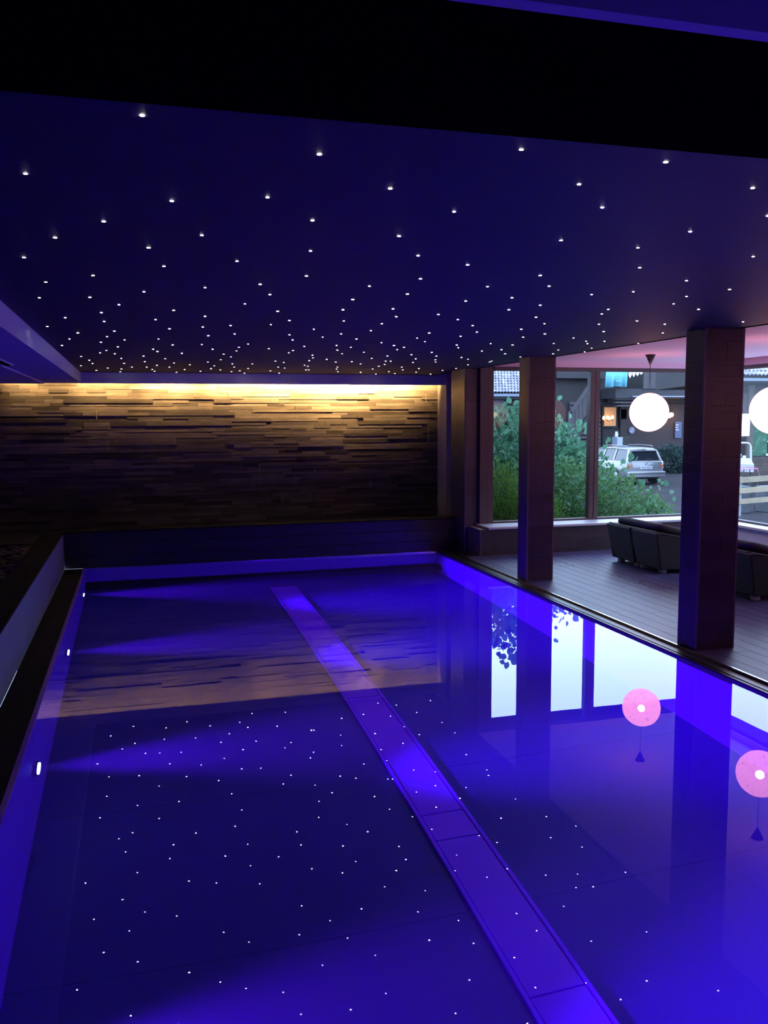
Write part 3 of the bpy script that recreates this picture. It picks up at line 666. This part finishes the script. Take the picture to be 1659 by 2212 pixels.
# ---- estate car: heading +y, rear toward the camera
def car(loc, rz):
    c = empty('estate_car', loc, rz); tag(c, 'silver estate car parked beyond the shrubs, rear window facing us', 'car')
    P = mat('silver_car_paint', (.20, .20, .22), .25, metal=.35, coat=.6); G = mat('dark_car_glass', (.012, .014, .02), .08); K = mat('black_car_plastic', (.02, .02, .022), .6)
    TR = mat('tyre_rubber', (.015, .015, .016), .8); WH = mat('alloy_wheel', (.4, .4, .42), .35, metal=.8)
    RL = mat('red_tail_lamp', (.28, .03, .02), .2); OR = mat('amber_lamp', (.45, .12, .03), .2); PL = mat('number_plate_white', (.45, .48, .55), .5); INK = mat('plate_ink', (.02, .02, .02), .6)
    # side profile stations (y from rear 0 to front 4.5): y, z low, z belt, half width low, half width belt
    st = [(0.00, .42, .92, .66, .70), (.06, .33, .95, .80, .80), (.35, .22, .97, .855, .845), (1.0, .20, .97, .87, .855), (2.2, .20, .96, .87, .86), (3.1, .20, .94, .87, .85), (3.5, .20, .92, .86, .82), (4.15, .24, .82, .84, .76), (4.40, .32, .70, .76, .66), (4.48, .42, .62, .62, .56)]
    b = MB(); vs = []; nseg = 0
    for (y, zl, zb, wl_, wb) in st:
        ring = [(-wl_*.9, zl), (-wl_, zl+.12), (-wl_*1.005, (zl+zb)/2), (-wb, zb-.03), (-wb*.93, zb), (wb*.93, zb), (wb, zb-.03), (wl_*1.005, (zl+zb)/2), (wl_, zl+.12), (wl_*.9, zl)]
        nseg = len(ring); vs += [(x, y, z) for x, z in ring]
    fs = []
    for j in range(len(st)-1):
        for i in range(nseg): fs.append((j*nseg+i, j*nseg+(i+1) % nseg, (j+1)*nseg+(i+1) % nseg, (j+1)*nseg+i))
    fs += [list(range(nseg)), list(range((len(st)-1)*nseg, len(st)*nseg))[::-1]]
    b.raw(vs, fs, True); o = b.build('body', P, c, bevel=.02)
    # greenhouse: roof + pillars
    b = MB()
    rf = [(.20, 1.42, .56), (.5, 1.475, .60), (1.4, 1.50, .62), (2.4, 1.48, .61), (2.85, 1.42, .58)]
    vs = []
    for (y, z, w) in rf: vs += [(-w-.02, y, z-.07), (-w+.06, y, z-.01), (0, y, z+.01), (w-.06, y, z-.01), (w+.02, y, z-.07), (w-.02, y, z-.10), (-w+.02, y, z-.10)]
    fs = []
    for j in range(len(rf)-1):
        for i in range(7): fs.append((j*7+i, j*7+(i+1) % 7, (j+1)*7+(i+1) % 7, (j+1)*7+i))
    fs += [list(range(7)), list(range((len(rf)-1)*7, len(rf)*7))[::-1]]
    b.raw(vs, fs, True).build('roof', P, c)
    # dark glasshouse volume
    b = MB()
    lo = [(.09, .94, .755), (3.45, .93, .76)]; hi = [(.27, 1.40, .575), (2.78, 1.40, .585)]
    vs = [(-lo[0][2], lo[0][0], lo[0][1]), (lo[0][2], lo[0][0], lo[0][1]), (lo[1][2], lo[1][0], lo[1][1]), (-lo[1][2], lo[1][0], lo[1][1]),
          (-hi[0][2], hi[0][0], hi[0][1]), (hi[0][2], hi[0][0], hi[0][1]), (hi[1][2], hi[1][0], hi[1][1]), (-hi[1][2], hi[1][0], hi[1][1])]
    b.raw(vs, [(0, 1, 5, 4), (1, 2, 6, 5), (2, 3, 7, 6), (3, 0, 4, 7), (4, 5, 6, 7), (0, 3, 2, 1)]).build('glasshouse', G, c)
    # painted window pillars
    for sx in (-1, 1):
        b = MB()
        for (ya, yb, w) in ((.10, .28, .10), (1.18, 1.20, .07), (2.15, 2.05, .07), (3.42, 2.76, .06)):
            b.raw([(sx*.775, ya-.02, .93), (sx*.775, ya+w+.02, .93), (sx*.600, yb+w, 1.41), (sx*.600, yb, 1.41), (sx*.74, ya, .93), (sx*.74, ya+w, .93), (sx*.565, yb+w, 1.41), (sx*.565, yb, 1.41)],
                  [(0, 1, 2, 3), (4, 5, 6, 7), (0, 1, 5, 4), (1, 2, 6, 5), (2, 3, 7, 6), (3, 0, 4, 7)])
        b.build('window_pillar', P, c)
        MB().tube([(sx*.55, .45, 1.50), (sx*.56, .6, 1.545), (sx*.57, 1.5, 1.56), (sx*.56, 2.3, 1.53), (sx*.55, 2.45, 1.49)], .014, 6).build('roof_rail', P, c)
        for y in (.78, 3.55):
            w = MB().cyl((sx*.80, y, .31), .31, .19, 'x', 28).build('wheel', TR, c); MB().cyl((sx*.895, y, .31), .19, .015, 'x', 20).build('hub', WH, w)
        t = MB().raw([(sx*.60, -.012, .66), (sx*.815, .05, .66), (sx*.80, .06, .90), (sx*.66, -.005, .90), (sx*.60, .05, .66), (sx*.80, .12, .66), (sx*.79, .12, .90), (sx*.66, .06, .90)], [(0, 1, 2, 3), (4, 5, 6, 7), (0, 1, 5, 4), (1, 2, 6, 5), (2, 3, 7, 6), (3, 0, 4, 7)]).build('tail_lamp', RL, c)
        MB().box(sx*.70-.06, -.022, .74, sx*.70+.06, .03, .80).build('indicator', OR, t)
        MB().box(sx*.90-.07, 2.85, .92, sx*.90+.07, 2.95, 1.04).build('mirror', P, c, bevel=.02)
        for k in range(2): MB().box(sx*.865-.01, .95+1.05*k, .78, sx*.865+.012, 1.13+1.05*k, .80).build('door_handle', P, c)
    # tailgate frame round rear window
    b = MB()
    for (x0, z0, x1, z1) in ((-.70, .92, .70, .97), (-.60, 1.37, .60, 1.42)):
        ya = .095+(z0-.94)*.39; b.box(x0, ya-.03, z0, x1, ya+.04, z1)
    for sx in (-1, 1): b.raw([(sx*.77, .07, .93), (sx*.66, .05, .93), (sx*.53, .235, 1.41), (sx*.60, .25, 1.41), (sx*.77, .13, .93), (sx*.66, .11, .93), (sx*.53, .29, 1.41), (sx*.60, .30, 1.41)], [(0, 1, 2, 3), (4, 5, 6, 7), (0, 1, 5, 4), (1, 2, 6, 5), (2, 3, 7, 6), (3, 0, 4, 7)])
    b.build('tailgate_frame', P, c)
    MB().box(-.80, -.13, .30, .80, .10, .55).build('bumper', P, c, bevel=.05, seg=3)
    MB().box(-.78, -.137, .44, .78, -.12, .465).build('bumper_strip', K, c)
    pl_ = MB().box(-.26, -.03, .64, .26, .0, .75).build('number_plate', PL, c)
    MB().tube([(math.cos(t/12*math.pi*2)*.05, -.012, .85+math.sin(t/12*math.pi*2)*.05) for t in range(13)], .006, 5).build('badge', WH, c)
    bv = MB(); bv.tube([(-.035, -.012, .88), (0, -.014, .852), (.035, -.012, .88)], .004, 4); bv.tube([(-.042, -.012, .85), (-.018, -.014, .812), (0, -.012, .84), (.018, -.014, .812), (.042, -.012, .85)], .004, 4)
    bv.build('badge_mark', WH, c)
    ms = MB()
    for k, x in enumerate((-.20, -.15, -.09, -.04, .03, .08, .13, .19)): ms.box(x-.012, -.034, .665, x+.010, -.029, .73)
    ms.build('characters', INK, pl_)
    MB().tube([(-.02, .03, 1.05), (.3, .06, 1.0)], .008, 5).build('wiper', K, c)
    return c
car((19.42, 30.6, GZ), R(-1))

# ---- courtyard house with balcony and outdoor stair
FY = 40.0
def fbox(mb, px0, py0, px1, py1, Y, t=.1, dy=0):
    a = at(px0, py0, y=Y); c = at(px1, py1, y=Y); pm = (px0+min(px1, 1659))/2
    x0, x1 = sorted((a.x, c.x)); z0, z1 = sorted((at(pm, py0, y=Y).z, at(pm, py1, y=Y).z))
    mb.box(x0, Y-dy-t, z0, x1, Y-dy, z1); return mb
house = empty('courtyard_house', (22, FY, GZ)); tag(house, 'dark timber house with plank balcony and outdoor stair behind the car', 'house')
def hb(name, m, rects, Y=FY, t=.1, dy=0, parent=house):
    mb = MB()
    for r in rects: fbox(mb, *r, Y, t, dy)
    me = mb.mesh(name, m)
    wp = Vector((22, FY, GZ)) if parent is house else parent['_o']
    me.transform(Matrix.Translation(-Vector(wp))); o = link(bpy.data.objects.new(name, me), parent); return o
a0 = at(1125, 1000, y=FY).x; a1 = at(1560, 900, y=FY).x
MB().box(a0-22, 0, 0, a1-22, 9, 6.2).build('wall', M_WOODD, house)
MB().prism([(a0-22.6, 6.2), (a1-21.4, 6.2), (a1-22.5, 7.4), (a0-21.5, 7.4)], -1.0, 9, 'y').build('roof', M_GUT, house)
hb('ground_floor_wall', M_WOODB, [(1338, 872, 1520, 1060)], dy=.05)
hb('siding_wall', M_GREYW, [(1310, 840, 1520, 870)], dy=.08); hb('upper_wall', M_GREYW, [(1195, 790, 1300, 818)], dy=.1, t=.3)
hb('balcony_slab', M_GREYW, [(1296, 842, 1500, 862)], dy=.1, t=1.4)
hb('light_rail', mat('pale_rail', (.20, .21, .27), .6), [(1330, 857, 1500, 859.5)], dy=1.55, t=.05)
hb('light_rail', M_WOODM, [(1300, 862, 1345, 865), (1300, 869, 1345, 872), (1302, 876, 1340, 879)], dy=1.1, t=.3)
for k in range(8):
    x = 1354+8.4*k; hb('railing_board', M_WOODM, [(x, 800, x+7.6, 842)], dy=1.52, t=.04)
hb('railing_top', M_WOODM, [(1352, 797, 1424, 800)], dy=1.5, t=.1)
hb('upper_panel', M_GREYW, [(1424, 806, 1480, 840)], dy=1.4, t=.1)
wnd = hb('window_frame', M_WOODD, [(1298, 876, 1328, 923)], dy=.12, t=.08)
M_AMB = mat('amber_lit_curtain', (.4, .2, .08), .8, emis=(1, .36, .09), estr=.22)
hb('lit_pane', M_AMB, [(1301, 880, 1325, 920)], dy=.21, t=.02)
hb('dark_door', mat('near_black_opening', (.008, .007, .009), .8), [(1300, 925, 1337, 1000)], dy=.06, t=.02)
hb('pale_door', M_GREYW, [(1336, 884, 1350, 905)], dy=.1, t=.05)
# slatted wall below the stair
for k in range(11):
    y = 868+9.2*k; hb('slat', M_WOODM, [(1228, y, 1294, y+6.2)], dy=.1, t=.05)
# stair
stair = empty('outdoor_stair', (20, FY-2, GZ)); tag(stair, 'outdoor timber stair with plank side rising to the balcony', 'stair'); stair['_o'] = (20, FY-2, GZ)
SO = Vector((20, FY-2, GZ)); SY = FY-2
def quad(name, m, pts, y0, y1):
    w = [at(px, py, y=SY) for px, py in pts]
    MB().prism([(q.x-SO.x, q.z-SO.z) for q in w], y0, y1, 'y').build(name, m, stair)
def lerp(a, b, t): return a+(b-a)*t
for k in range(7):
    t0, t1 = k/7, (k+1)/7-.012
    x0, x1 = lerp(1233, 1291, t0), lerp(1233, 1291, t1)
    quad('railing_board', M_WOODM, [(x0, lerp(892, 812, t0)), (x1, lerp(892, 812, t1)), (x1, lerp(940, 862, t1)), (x0, lerp(940, 862, t0))], -.05, 0)
quad('handrail', mat('stair_handrail', (.035, .03, .035), .6), [(1230, 890), (1289, 803), (1292, 806), (1233, 896)], -.12, .02)
quad('stringer', M_WOODD, [(1238, 940), (1291, 862), (1291, 874), (1246, 950)], -.06, .04)
for k in range(9):
    px, py = 1240+k*5.6, 944-k*8.6
    q = at(px, py, y=SY); MB().box(q.x-SO.x-.15, .05, q.z-SO.z-.03, q.x-SO.x+.25, 1.0, q.z-SO.z+.01).build('tread', M_WOODD, stair)
quad('newel', M_WOODM, [(1227, 890), (1233, 888), (1233, 950), (1227, 950)], -.12, .0)

def simple(name, label, cat, m, rects, Y, t=.06, dy=0, group=None, bevel=0):
    mb = MB()
    for r in rects: fbox(mb, *r, Y, t, dy)
    return tag(mb.build(name, m, None, bevel=bevel), label, cat, group)
# cyan banner
M_BAN = mat('cyan_white_cloth', (.17, .50, .62), .8, var=.12, scale=.9, stretch=(4, 1, .5))
bn = MB(); vs = []; nx = 14
for i in range(nx+1):
    t = i/nx
    for (tt, bb) in ((803, 1),):
        pt_ = at(lerp(1309.5, 1356, t), 800, y=FY-1.75); pb = at(lerp(1307, 1353, t), lerp(836, 835, t)+1.2*math.sin(t*9), y=FY-1.75)
        off = .06*math.sin(t*16)
        vs += [(pt_.x, pt_.y+off, pt_.z), (pb.x, pb.y+off*1.6, pb.z), (pt_.x, pt_.y+off+.01, pt_.z), (pb.x, pb.y+off*1.6+.01, pb.z)]
bn.raw(vs, [(4*i, 4*i+4, 4*i+5, 4*i+1) for i in range(nx)]+[(4*i+2, 4*i+3, 4*i+7, 4*i+6) for i in range(nx)]+[(4*i+1, 4*i+5, 4*i+7, 4*i+3) for i in range(nx)], True)
ban = tag(bn.build('banner', M_BAN), 'pale cyan cloth banner hanging over the balcony rail', 'banner')
fb = fbox(MB(), 1331, 821, 1341, 825, FY-1.90, .01).build('print', mat('grey_print', (.12, .3, .42), .8), ban)
# pennants
pen = empty('pennant_string', (0, 0, 0)); tag(pen, 'string of pointed white pennants on the balcony rail', 'pennants')
for k, (px, h) in enumerate(((1361, 817), (1369, 814.5), (1377, 812.5), (1385, 809.5))):
    w = [at(px-3.2, 800, y=FY-1.7), at(px+3.6, 800, y=FY-1.7), at(px+3, lerp(800, h, .6), y=FY-1.7), at(px-.4, h, y=FY-1.7), at(px-3.4, lerp(800, h, .6), y=FY-1.7)]
    MB().prism([(q.x, q.z) for q in w], FY-1.72, FY-1.70, 'y').build('pennant', mat('white_pennant', (.85, .88, .95), .8), pen)
q0 = at(1354, 800, y=FY-1.7); q1 = at(1390, 800, y=FY-1.7)
MB().tube([q0, q1], .015, 5).build('string', M_CLOTH, pen)
# lamps outside
M_WARM = mat('warm_bulb_glow', (1, 1, 1), .5, emis=(1, .55, .22), estr=9)
for k, (px, py) in enumerate(((1304, 903), (1312, 902), (1316, 903.5), (1323, 901.5))):
    c = at(px, py, y=FY-.45)
    e = empty('window_candle', c); tag(e, ('leftmost', 'second', 'third', 'rightmost')[k]+' of the four warm bulbs in the amber window', 'candle lamp', 'bulbs in the amber window')
    MB().sphere((0, 0, 0), .065, 10, 8, 1.5).build('bulb', M_WARM, e); MB().cyl((0, 0, -.12), .025, .10, 'z', 8).build('base', M_WOODD, e)
def reflection_bulbs(px, py, Y, r, label, both=False):  # glowing bulbs built in place of a pendant's reflection in the glass
    c = at(px, py, y=Y); e = empty('reflection_bulbs', c); tag(e, label, 'wall lamp')
    MB().sphere((0, 0, 0), r, 12, 9).build('bulb', M_WARM, e)
    if both: MB().sphere((-.11, 0, -.06), r*.9, 12, 9).build('bulb', M_WARM, e)
    MB().box(-.05, .03, -.04, .05, .30, .04).build('bracket', M_WOODD, e); MB().cyl((0, 0, r+.03), r*1.1, .03, 'z', 12, r2=r*.4).build('shade', M_WOODD, e)
    l = bpy.data.lights.new('reflection_bulbs_light', 'POINT'); l.energy = 45; l.color = (1, .50, .2); l.shadow_soft_size = .1
    o = bpy.data.objects.new('reflection_bulbs_light', l); COL.objects.link(o); o.location = c+Vector((0, -r-.15, 0))
reflection_bulbs(1450, 896, FY-.4, .12, 'warm twin bulbs standing in for a mirrored globe, right of the hanging globe', True)
# signs
c = at(1365, 929.5, y=FY-.2); e = empty('round_sign', c); tag(e, 'round pale sign with dark ring on the yard wall', 'sign')
MB().cyl((0, 0, 0), .17, .03, 'y', 24).build('disc', mat('pale_sign', (.26, .27, .36), .6), e)
MB().tube([(math.cos(t/16*6.283)*.14, -.02, math.sin(t/16*6.283)*.14) for t in range(17)], .012, 5).build('ring', mat('dark_ring', (.03, .03, .05), .6), e)
MB().box(-.09, -.025, -.012, .09, -.015, .012, Matrix.Rotation(R(45), 4, 'Y')).build('bar', mat('ring_bar', (.08, .05, .07), .6), e)
sg = simple('notice_board', 'dark blue notice board with pale lines beside the warm twin bulbs', 'sign', mat('navy_board', (.045, .06, .14), .5), [(1458, 911, 1471, 946)], FY-.2, .04)
lns = MB()
for k, (a_, b_) in enumerate(((1459.5, 1466), (1459, 1464.5), (1459, 1466.5))): fbox(lns, a_, 917+5.2*k, b_, 919.2+5.2*k, FY-.245, .01)
lns.build('text_line', mat('pale_lettering', (.35, .38, .5), .6), sg)
# cabinet and bottle, bin
simple('metal_cabinet', 'small pale grey cabinet by the dark doorway behind the car', 'cabinet', mat('pale_grey_metal', (.26, .29, .36), .5), [(1322, 944, 1332, 1030)], FY-1.2, .5, bevel=.01)
simple('waste_bin', 'black bin beside the pale grey cabinet', 'bin', M_WOODD, [(1334, 943, 1347, 1030)], FY-1.2, .5, bevel=.02)
c = at(1331, 944, y=FY-1.4); e = empty('white_jug', c); tag(e, 'white jug standing on the pale grey cabinet', 'jug')
MB().tube([(0, 0, 0), (0, 0, .10), (0, 0, .22), (0, 0, .27)], .09, 12, r1=.04).build('body', mat('white_glaze', (.5, .55, .62), .3), e)
MB().tube([(.04, 0, .22), (.11, 0, .26), (.12, 0, .12), (.06, 0, .05)], .015, 6).build('handle', bpy.data.materials['white_glaze'], e)

# ---- tiled-roof annex at the left
def roof_tiles(mb, x0, x1, y0, z0, slope, rows, tw=.22, rl=.34):
    """rows of curved tiles climbing away (+y); each tile a small arched slab"""
    for r in range(rows):
        yb = y0+r*rl*math.cos(slope); zb = z0+r*rl*math.sin(slope)
        x = x0+(tw/2 if r % 2 else 0)
        while x < x1:
            lift = .045; n = 4; vs = []
            for k in range(n+1):
                t = k/n; h = math.sin(t*math.pi)*.05
                vs += [(x+t*tw, yb, zb+lift+h), (x+t*tw, yb+rl*1.15*math.cos(slope), zb+rl*1.15*math.sin(slope)+h), (x+t*tw, yb+.01, zb+lift+h-.035)]
            fs = []
            for k in range(n): fs += [(3*k, 3*k+3, 3*k+4, 3*k+1), (3*k, 3*k+2, 3*k+5, 3*k+3)]
            mb.raw(vs, fs); x += tw
an = empty('tiled_annex', (13, 31, GZ)); tag(an, 'annex with pale roof tiles seen at the left end of the window', 'house')
q = at(1090, 849, y=30.0); zr = q.z
x0, x1 = at(1040, 849, y=30).x, at(1150, 849, y=30).x
rt = MB(); roof_tiles(rt, x0, x1, 30.0, zr, R(33), 26, .125, .19); me = rt.mesh('roof_tiles', M_RTILE); me.transform(Matrix.Translation((-13, -31, -GZ))); tag(link(bpy.data.objects.new('roof_tiles', me), an), kind='stuff')
def lb(name, m, r, Y, t=.1, dy=0, par=an, org=(13, 31, GZ)):
    mb = fbox(MB(), *r, Y, t, dy); me = mb.mesh(name, m); me.transform(Matrix.Translation(-Vector(org))); return link(bpy.data.objects.new(name, me), par)
MB().prism([(30.05-31, zr-GZ-.08), (35-31, zr-GZ-.08+3.2), (35-31, zr-GZ-.3), (30.05-31, zr-GZ-.22)], x0-13, x1-13, 'x').build('roof_deck', M_WOODD, an)
lb('gutter', M_GUT, (1040, 850.5, 1150, 856.5), 30.0, .12)
lb('eave_board', M_WOODD, (1040, 856.5, 1150, 862), 30.3, .05)  # dark timber board below the gutter
lb('wall_panel', mat('pinkish_grey_render', (.15, .13, .17), .8), (1050, 852, 1084, 900), 31.2, .2)
lb('dark_wall', M_WOODD, (1084, 852, 1150, 1000), 31.4, .2)
lb('lower_wall', M_WOODD, (1040, 900, 1090, 1000), 31.4, .2)
br = MB(); A = at(1104, 857, y=30.6); B = at(1088, 884, y=30.6); br.tube([A, B], .04, 6); A = at(1094, 880, y=30.6); B = at(1078, 893, y=30.6); br.tube([A, B], .03, 6)
me = br.mesh('brace', M_WOODM); me.transform(Matrix.Translation((-13, -31, -GZ))); link(bpy.data.objects.new('brace', me), an)

# ---- right-hand annex: tiled roof, lit panel, green door
A2 = (20, 26, GZ)
ra = empty('tiled_annex', A2); tag(ra, 'annex with tiled roof, green door and timber base seen right of the nearest pillar', 'house')
q = at(1625, 812, y=26.0); x0, x1 = at(1560, 812, y=26).x, at(1760, 812, y=26).x
rt = MB(); roof_tiles(rt, x0, x1, 26.0, q.z, R(30), 14, .16, .28); me = rt.mesh('roof_tiles', M_RTILE); me.transform(Matrix.Translation((-20, -26, -GZ))); tag(link(bpy.data.objects.new('roof_tiles', me), ra), kind='stuff')
MB().prism([(.05, q.z-GZ-.08), (4, q.z-GZ+2.1), (4, q.z-GZ-.35), (.05, q.z-GZ-.2)], x0-20, x1-20, 'x').build('roof_deck', M_WOODD, ra)
def rb(name, m, r, Y, t=.1, dy=0): return lb(name, m, r, Y, t, dy, ra, A2)
rb('gutter', M_GUT, (1560, 817, 1760, 823), 26.0, .12)
rb('wall', M_WOODD, (1560, 820, 1760, 1000), 28.2, .15)
rb('side_panel', mat('mauve_render', (.11, .085, .09), .8), (1575, 850, 1612, 893), 28.0, .08)
rb('post', mat('brown_post', (.09, .065, .06), .7), (1615, 830, 1621, 990), 27.6, .1)
rb('door', M_GREEN, (1624, 905, 1655, 988), 28.0, .08); rb('door', M_GREEN, (1657, 905, 1700, 988), 28.0, .08)
rb('door_handle', M_GALV, (1655.5, 952, 1660, 954.5), 27.85, .06)
rb('letter_plate', mat('pale_plate', (.5, .55, .6), .5), (1654, 980, 1662, 985), 27.85, .03)
for k in range(7): rb('base_board', mat('brown_base_board', (.05, .035, .03), .8, var=.2, scale=4, rand=.2) if k == 0 else bpy.data.materials['brown_base_board'], (1575, 988+6*k, 1760, 993.7+6*k), 27.4, .05)
rb('trunk_base', M_WOODD, (1575, 985, 1760, 1075), 27.6, .05)
# lit menu panel
c0 = at(1591, 894, y=26.8); c1 = at(1618, 942, y=26.8)
lp = empty('lit_panel', (c0.x, 26.8, c1.z)); tag(lp, 'bright white backlit panel with rounded corners beside the green door', 'lit panel')
W_, H_ = c1.x-c0.x, c0.z-c1.z
MB().box(0, -.04, 0, W_, .04, H_).build('face', mat('backlit_white', (1, 1, 1), .5, emis=(.80, 1, 1), estr=1.5), lp, bevel=.035, seg=3)
MB().box(W_*.22, -.05, .055, W_*.42, -.041, .08).build('small_print', M_WOODD, lp)
# metal bed-end frame
fr_ = empty('garden_gate', (0, 0, 0)); tag(fr_, 'bent galvanised tube gate standing under the white lit panel', 'gate')
pts = rounded_pts([at(1560, 957, y=24), at(1621, 957, y=24), at(1622, 1000, y=24), Vector((at(1622, 1000, y=24).x, 24, GZ))], r=.16)
MB().tube(pts, .035, 8).build('tube', M_GALV, fr_)
for (a_, b_, w_) in ((1593, 980, 7), (1604, 984, 6)): fbox(MB(), a_, b_, a_+w_, b_+6.5, 24.1, .03).build('tag_plate', mat('pale_tag', (.5, .53, .6), .5), fr_)
# sheet covered table
tb = empty('covered_table', (0, 0, 0)); tag(tb, 'table draped with a pale sheet behind the board fence', 'table')
P1 = [at(1570, 987, y=23.2), at(1621, 990, y=23.2), at(1629, 1004, y=22.2), at(1570, 1001, y=22.2)]
P2 = [at(1570, 1018, y=22.15), at(1628, 1020, y=22.15)]
MB().raw([P1[0], P1[1], P1[2], P1[3], P2[0], P2[1], P1[1]-Vector((0, 0, .3)), P1[0]-Vector((0, 0, .3))], [(0, 3, 2, 1), (3, 4, 5, 2), (1, 2, 5, 6), (0, 1, 6, 7)]).build('cloth', M_CLOTH, tb)
for px in (1578, 1624):
    a_ = at(px, 1015, y=22.3); MB().tube([(a_.x, 22.35, GZ), (a_.x, 22.35, a_.z)], .03, 8).build('leg', M_WOODD, tb)
# pink tube chair
pc = empty('tube_chair', (0, 0, 0)); tag(pc, 'garden chair of thin pink and dark tubes behind the board fence', 'chair')
Y = 21.4
MB().tube(rounded_pts([at(1588, 1012, y=Y), at(1612, 1008, y=Y), at(1632, 1011, y=Y), at(1638, 1017, y=Y), at(1642, 1034, y=Y)], r=.05), .012, 6).build('seat_frame', M_PINKT, pc)
MB().tube([at(1588, 1018, y=Y+.2), at(1612, 1015, y=Y+.2), at(1638, 1012, y=Y+.2)], .012, 6).build('seat_frame', M_PINKT, pc)
for px in (1607, 1620, 1590, 1640):
    a_ = at(px, 1014, y=Y); MB().tube([a_, Vector((a_.x-.1, Y, GZ))], .016, 6).build('leg', M_WOODD, pc)
# board fence
fc = empty('board_fence', (15, 20, GZ)); tag(fc, 'low fence of three pale horizontal boards in the yard', 'fence'); org = (15, 20, GZ)
for (ya, yb) in ((1033, 1045), (1056, 1068), (1080, 1091)):
    a_ = at(1575, (ya+yb)/2, y=20); h = (yb-ya)*.0122/2
    b_ = MB(); b_.box(0, -.02, -h, 4.4, .015, h, Matrix.Translation((a_.x-15, 0, a_.z-GZ)) @ Matrix.Rotation(R(3.0), 4, 'Z') @ Matrix.Rotation(R(-1.8), 4, 'Y')); b_.build('rail_board', M_RAIL, fc)
for px in (1597, 1700):
    a_ = at(px, 1030, y=20.1); MB().box(a_.x-15-.05, .04, 0, a_.x-15+.05, .14, a_.z-GZ).build('post', mat('pale_post', (.17, .18, .2), .6), fc)
# white planters / slabs behind fence
for k, (px0, px1) in enumerate(((1602, 1622), (1652, 1680))):
    a_ = at(px0, 1075, y=20.6); b_ = at(px1, 1050, y=20.6)
    tag(MB().box(a_.x, 20.6, GZ, b_.x, 21.0, b_.z).build('stone_block', mat('pale_block', (.07, .075, .09), .8), bevel=.02), ('pale stone block behind the board fence, left of two', 'pale stone block behind the board fence, at the right frame edge')[k], 'stone block')
